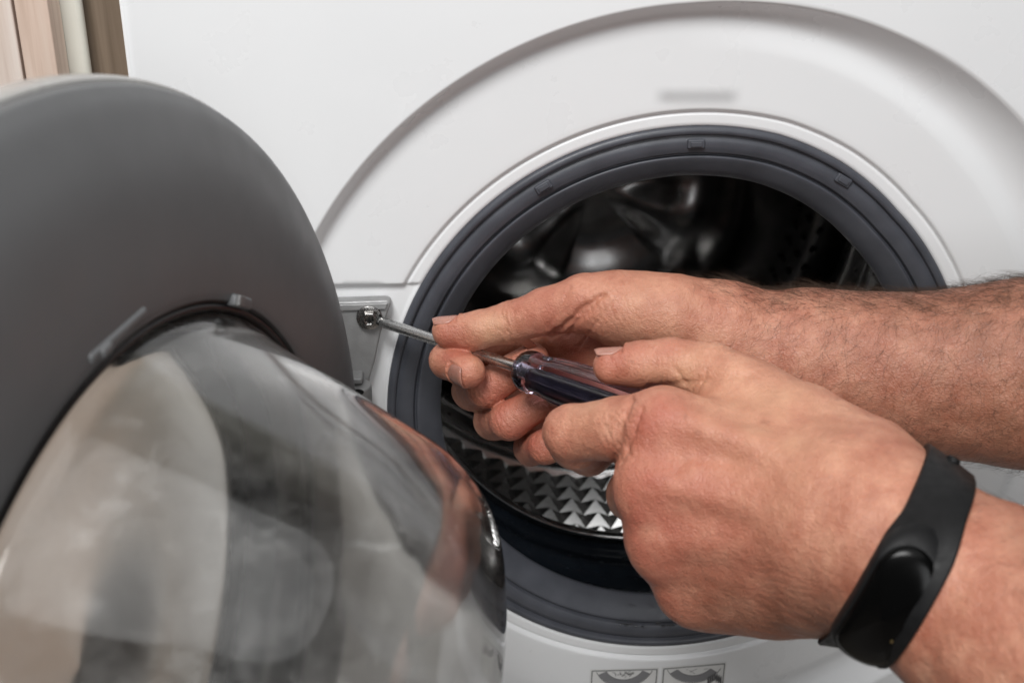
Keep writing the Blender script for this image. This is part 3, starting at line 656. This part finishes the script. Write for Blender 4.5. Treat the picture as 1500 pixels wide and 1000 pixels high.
nearm = dict(lo=[L(775, 0, .52)[0], -.175, .325], hi=[.205, L(900, 478, .53)[1], .575],
    base=[
        ([(1250, 775, .450), (1322, 812, .4345), (1440, 890, .410), (1640, 1010, .375)], [.0345, .0345, .0380, .047], .012, fl2),
        ([(1275, 735, .455), (1130, 668, .476), (975, 622, .4885)], [.023, .0185, .0145], .020),
        ([(1265, 765, .452), (1120, 740, .470), (955, 712, .4850)], [.023, .0185, .0145], .020),
        ([(1260, 800, .455), (1120, 800, .473), (972, 793, .4890)], [.023, .0185, .0140], .020),
        ([(1250, 835, .462), (1120, 852, .482), (1012, 862, .4960)], [.023, .0185, .0135], .020),
        ([(1240, 850, .475), (1140, 868, .490), (1050, 876, .502)], [.021, .018, .0145], .012),       # hypothenar
        ([(1255, 690, .470), (1170, 628, .486), (1090, 580, .500)], [.024, .0195, .0150], .012),      # thumb metacarpal
        ([(1150, 660, .495), (1040, 640, .505)], [.018, .013], .012),
        ([(1020, 690, .4655), (1090, 700, .4565), (1150, 680, .4545), (1230, 700, .4440)], [.0020, .0021, .0021, .0018], .005),
        ([(1045, 770, .4630), (1120, 765, .4560), (1190, 785, .4455), (1250, 775, .4360)], [.0018, .0020, .0020, .0018], .005),
        tend((985, 615, .4765), (1110, 655, .459), (1250, 742, .434)), tend((965, 707, .4725), (1110, 735, .4525), (1250, 772, .4325)),
        tend((980, 790, .4765), (1110, 793, .4560), (1245, 800, .4350)), tend((1020, 858, .485), (1120, 842, .4655), (1240, 826, .441)),
    ],
    fingers=[
        dict(p=[(1100, 582, .502), (1045, 545, .510), (985, 531, .516), (938, 534, .520), (895, 536, .523)], r=[.0150, .0122, .0110, .0104, .0084], root=3, k=.010, dorsal=(0, 1, -.3), nail=(.05, 1, .02), nocrease=(3,), nl=1.6),
        dict(p=[(972, 622, .489), (905, 628, .503), (838, 634, .518), (862, 662, .5420), (905, 640, .5540)], r=[.0150, .0136, .0128, .0108, .0090], root=2, k=.007, dorsal=(-.3, .2, -1), nail=(-.4, -.7, .6), nocrease=(1,), cr=.7, pads=[((842, 655, .523), .0100)]),
        dict(p=[(955, 712, .486), (928, 724, .528), (975, 690, .545), (1010, 660, .530)], r=[.0145, .0120, .0105, .0090], k=.008, dorsal=(-1, 0, 0), nail=(-.4, -.7, .6)),
        dict(p=[(972, 793, .490), (955, 790, .532), (1000, 750, .545), (1030, 715, .530)], r=[.0140, .0118, .0102, .0088], k=.008, dorsal=(-1, 0, 0), nail=(-.4, -.7, .6)),
        dict(p=[(1012, 862, .497), (1000, 850, .530), (1040, 810, .540), (1065, 775, .527)], r=[.0130, .0105, .0092, .0078], k=.008, dorsal=(-1, 0, 0), nail=(-.4, -.7, .6)),
    ],
    creases=[dict(p=[(925, 585, .49), (910, 620, .485), (905, 655, .49), (898, 682, .50)], d=1.4, w=.0013), dict(p=[(940, 600, .48), (925, 640, .48), (912, 672, .49)], d=1.1, w=.0012),
             dict(p=[(990, 540, .50), (1002, 560, .50)], d=.8, w=.0012), dict(p=[(1100, 548, .485), (1040, 556, .49), (1000, 562, .492), (950, 568, .49)], d=.8, w=.0014)],
    wrinkle=[((915, 640, .485), .019, (1, .25, 0), .0030, .75), ((1010, 520, .505), .012, (1, .1, 0), .0026, .3), ((1120, 700, .455), .05, (.5, 1, 0), .0030, .12), ((1180, 830, .455), .05, (.15, 1, 0), .0030, .32), ((960, 740, .475), .02, (.6, .5, 0), .0035, .2), ((1230, 700, .44), .04, (1, -.3, 0), .0032, .10)],
    red=[((962, 612, .475), .013, .6), ((930, 735, .475), .017, .5), ((945, 825, .48), .017, .42), ((985, 895, .49), .014, .35), ((880, 530, .515), .009, .35), ((930, 520, .51), .01, .3), ((985, 525, .505), .010, .4), ((1040, 700, .465), .03, .25), ((1100, 800, .46), .03, .3), ((820, 650, .51), .012, .2)],
    pale=[((1008, 545, .505), .009, .6), ((955, 545, .51), .008, .35), ((1100, 600, .48), .03, .35), ((860, 590, .50), .012, .35), ((1180, 700, .45), .03, .25)],
    tan=[((1180, 900, .46), .03, .45), ((1060, 880, .475), .03, .3)], tanx=lambda V: .65 * sstep((V[:, 0] - .150) / .035),
    hair=dict(n=500, len=(.004, .009), dir=lambda p: (-.6, .3, 0), w=lambda V, Nn: (V[:, 0] > .158) * (Nn[:, 2] < .3)))
arm_near, VN = build_arm(nearm, person, 'hand gripping the screwdriver handle, its wrist wearing a black band')

# ================================================================== fitness band on the near wrist
wc = L(1322, 812, .4325); wa = unit(np.array([.884, -.469, -.28]))
wa = unit(wa + np.array([.0, .0, .0]))
wv = unit(fl2[0] * -1 - wa * (fl2[0] * -1 @ wa)); wu = np.cross(wa, wv)
def section(half, n=96):                     # wrist outline measured from the arm mesh, pushed out a little
    rel = VN - wc; k = np.abs(rel @ wa - half) < .0016; u, v = rel[k] @ wu, rel[k] @ wv; an = np.arctan2(v, u); ra = np.hypot(u, v); ok = ra < .07
    b = np.full(n, np.nan)
    ii = ((an[ok] + PI) / (2 * PI) * n).astype(int) % n
    for i in range(n):
        q = ra[ok][ii == i]
        if len(q): b[i] = q.mean()
    g = ~np.isnan(b); b = np.interp(np.arange(n), np.arange(n)[g], b[g], period=n)
    kk = np.exp(-np.linspace(-2, 2, 9) ** 2); kk /= kk.sum(); return np.convolve(np.concatenate([b[-4:], b, b[:4]]), kk, 'valid')
nb = 96; HW = .0094
prof = [(-1, .0004), (-.98, .0026), (-.90, .0034), (0, .0038), (.90, .0034), (.98, .0026), (1, .0004), (.9, -.0004), (0, -.0006), (-.9, -.0004)]
secs = {t: section(t * HW) for t in (-1, 0, 1)}
vv = []; ff = []
FACE = math.radians(-128)                     # where the capsule sits round the wrist
angs = [-PI + 2 * PI * (i + .5) / nb for i in range(nb)]
iface = None
vcap = unit(L(1288, 872, .405) - wc); FACE = math.atan2(vcap @ wv, vcap @ wu)
for i, a in enumerate(angs):
    da = abs((a - FACE + PI) % (2 * PI) - PI); wk = 1 + .22 * float(sstep((1.05 - da) / .5))
    for t, h in prof:
        base = np.interp(t, [-1, 0, 1], [secs[-1][i], secs[0][i], secs[1][i]]); r = base + h
        vv.append(wc + wa * (t * HW * wk) + r * (wu * math.cos(a) + wv * math.sin(a)))
m = len(prof)
for i in range(nb):
    j = (i + 1) % nb
    for k in range(m): ff.append((i * m + k, i * m + (k + 1) % m, j * m + (k + 1) % m, j * m + k))
band = empty('fitness_band', Vector(c2w(wc)), 'black fitness band with blank oval screen on the wrist', 'fitness band')
strap = obj('strap', c2w(np.array(vv)), ff, M['rubber'], band)
ri = float(np.interp(FACE, angs, secs[0])); ca = wc + (ri + .0028) * (wu * math.cos(FACE) + wv * math.sin(FACE)); cn = wu * math.cos(FACE) + wv * math.sin(FACE)
ct_ = unit(np.cross(wa, cn))                  # along the strap
def pill(l, wd, prof_, name, mt, par, off=0, bend=.045):
    vs_ = []; fs = []; n_ = 56
    out = []
    for i in range(n_):
        a = 2 * PI * i / n_; x = wd * math.cos(a); y = wd * math.sin(a); y += math.copysign(l - wd, math.sin(a)) if abs(math.sin(a)) > 1e-6 else 0; out.append((x, y))
    for s, h in prof_:
        for x, y in out:
            yy = y * s if s > .2 else y * s; xx = x * s
            hh = h + off - yy * yy / (2 * bend)
            vs_.append(ca + wa * xx + ct_ * yy + cn * hh)
    for j in range(len(prof_) - 1):
        for i in range(n_): fs.append((j * n_ + i, j * n_ + (i + 1) % n_, (j + 1) * n_ + (i + 1) % n_, (j + 1) * n_ + i))
    return obj(name, c2w(np.array(vs_)), fs, mt, par)
pill(.0275, .0110, [(1.10, -.003), (1.08, .0004), (1.02, .0022), (.96, .0032), (.91, .0034), (.88, .0026)], 'capsule_surround', M['rubber'], band)
pill(.0258, .0097, [(1.0, .001), (1.0, .0034), (.97, .0044), (.90, .0050), (.6, .0056), (.01, .0058)], 'screen', M['screen'], band)
pb = ca + ct_ * 0; bm = bmesh.new()
dz = 1 if (L(1322, 905, .40) - ca) @ ct_ > 0 else -1
pc = ca + wa * .0064 + ct_ * dz * .006 + cn * .0045
lathe(bm, [(.0005, 0), (.0005, .0009), (.0003, .0010)], Matrix.Translation(Vector(c2w(pc))) @ frame(Vector(c2w(pc + cn) - c2w(pc))).to_4x4(), 14); bmobj('touch_spot', bm, M['gold'], band)
vpin = unit(L(1398, 700, .43) - wc); ap = math.atan2(vpin @ wv, vpin @ wu); rp = float(np.interp(ap, angs, secs[0])) + .0033
pc = wc + rp * (wu * math.cos(ap) + wv * math.sin(ap)); pn = unit(pc - wc); bm = bmesh.new()
lathe(bm, [(.0026, -.001), (.0026, .0012), (.0018, .0018)], Matrix.Translation(Vector(c2w(pc))) @ frame(Vector(c2w(pc + pn) - c2w(pc))).to_4x4(), 18); bmobj('strap_pin', bm, M['rubber'], band)
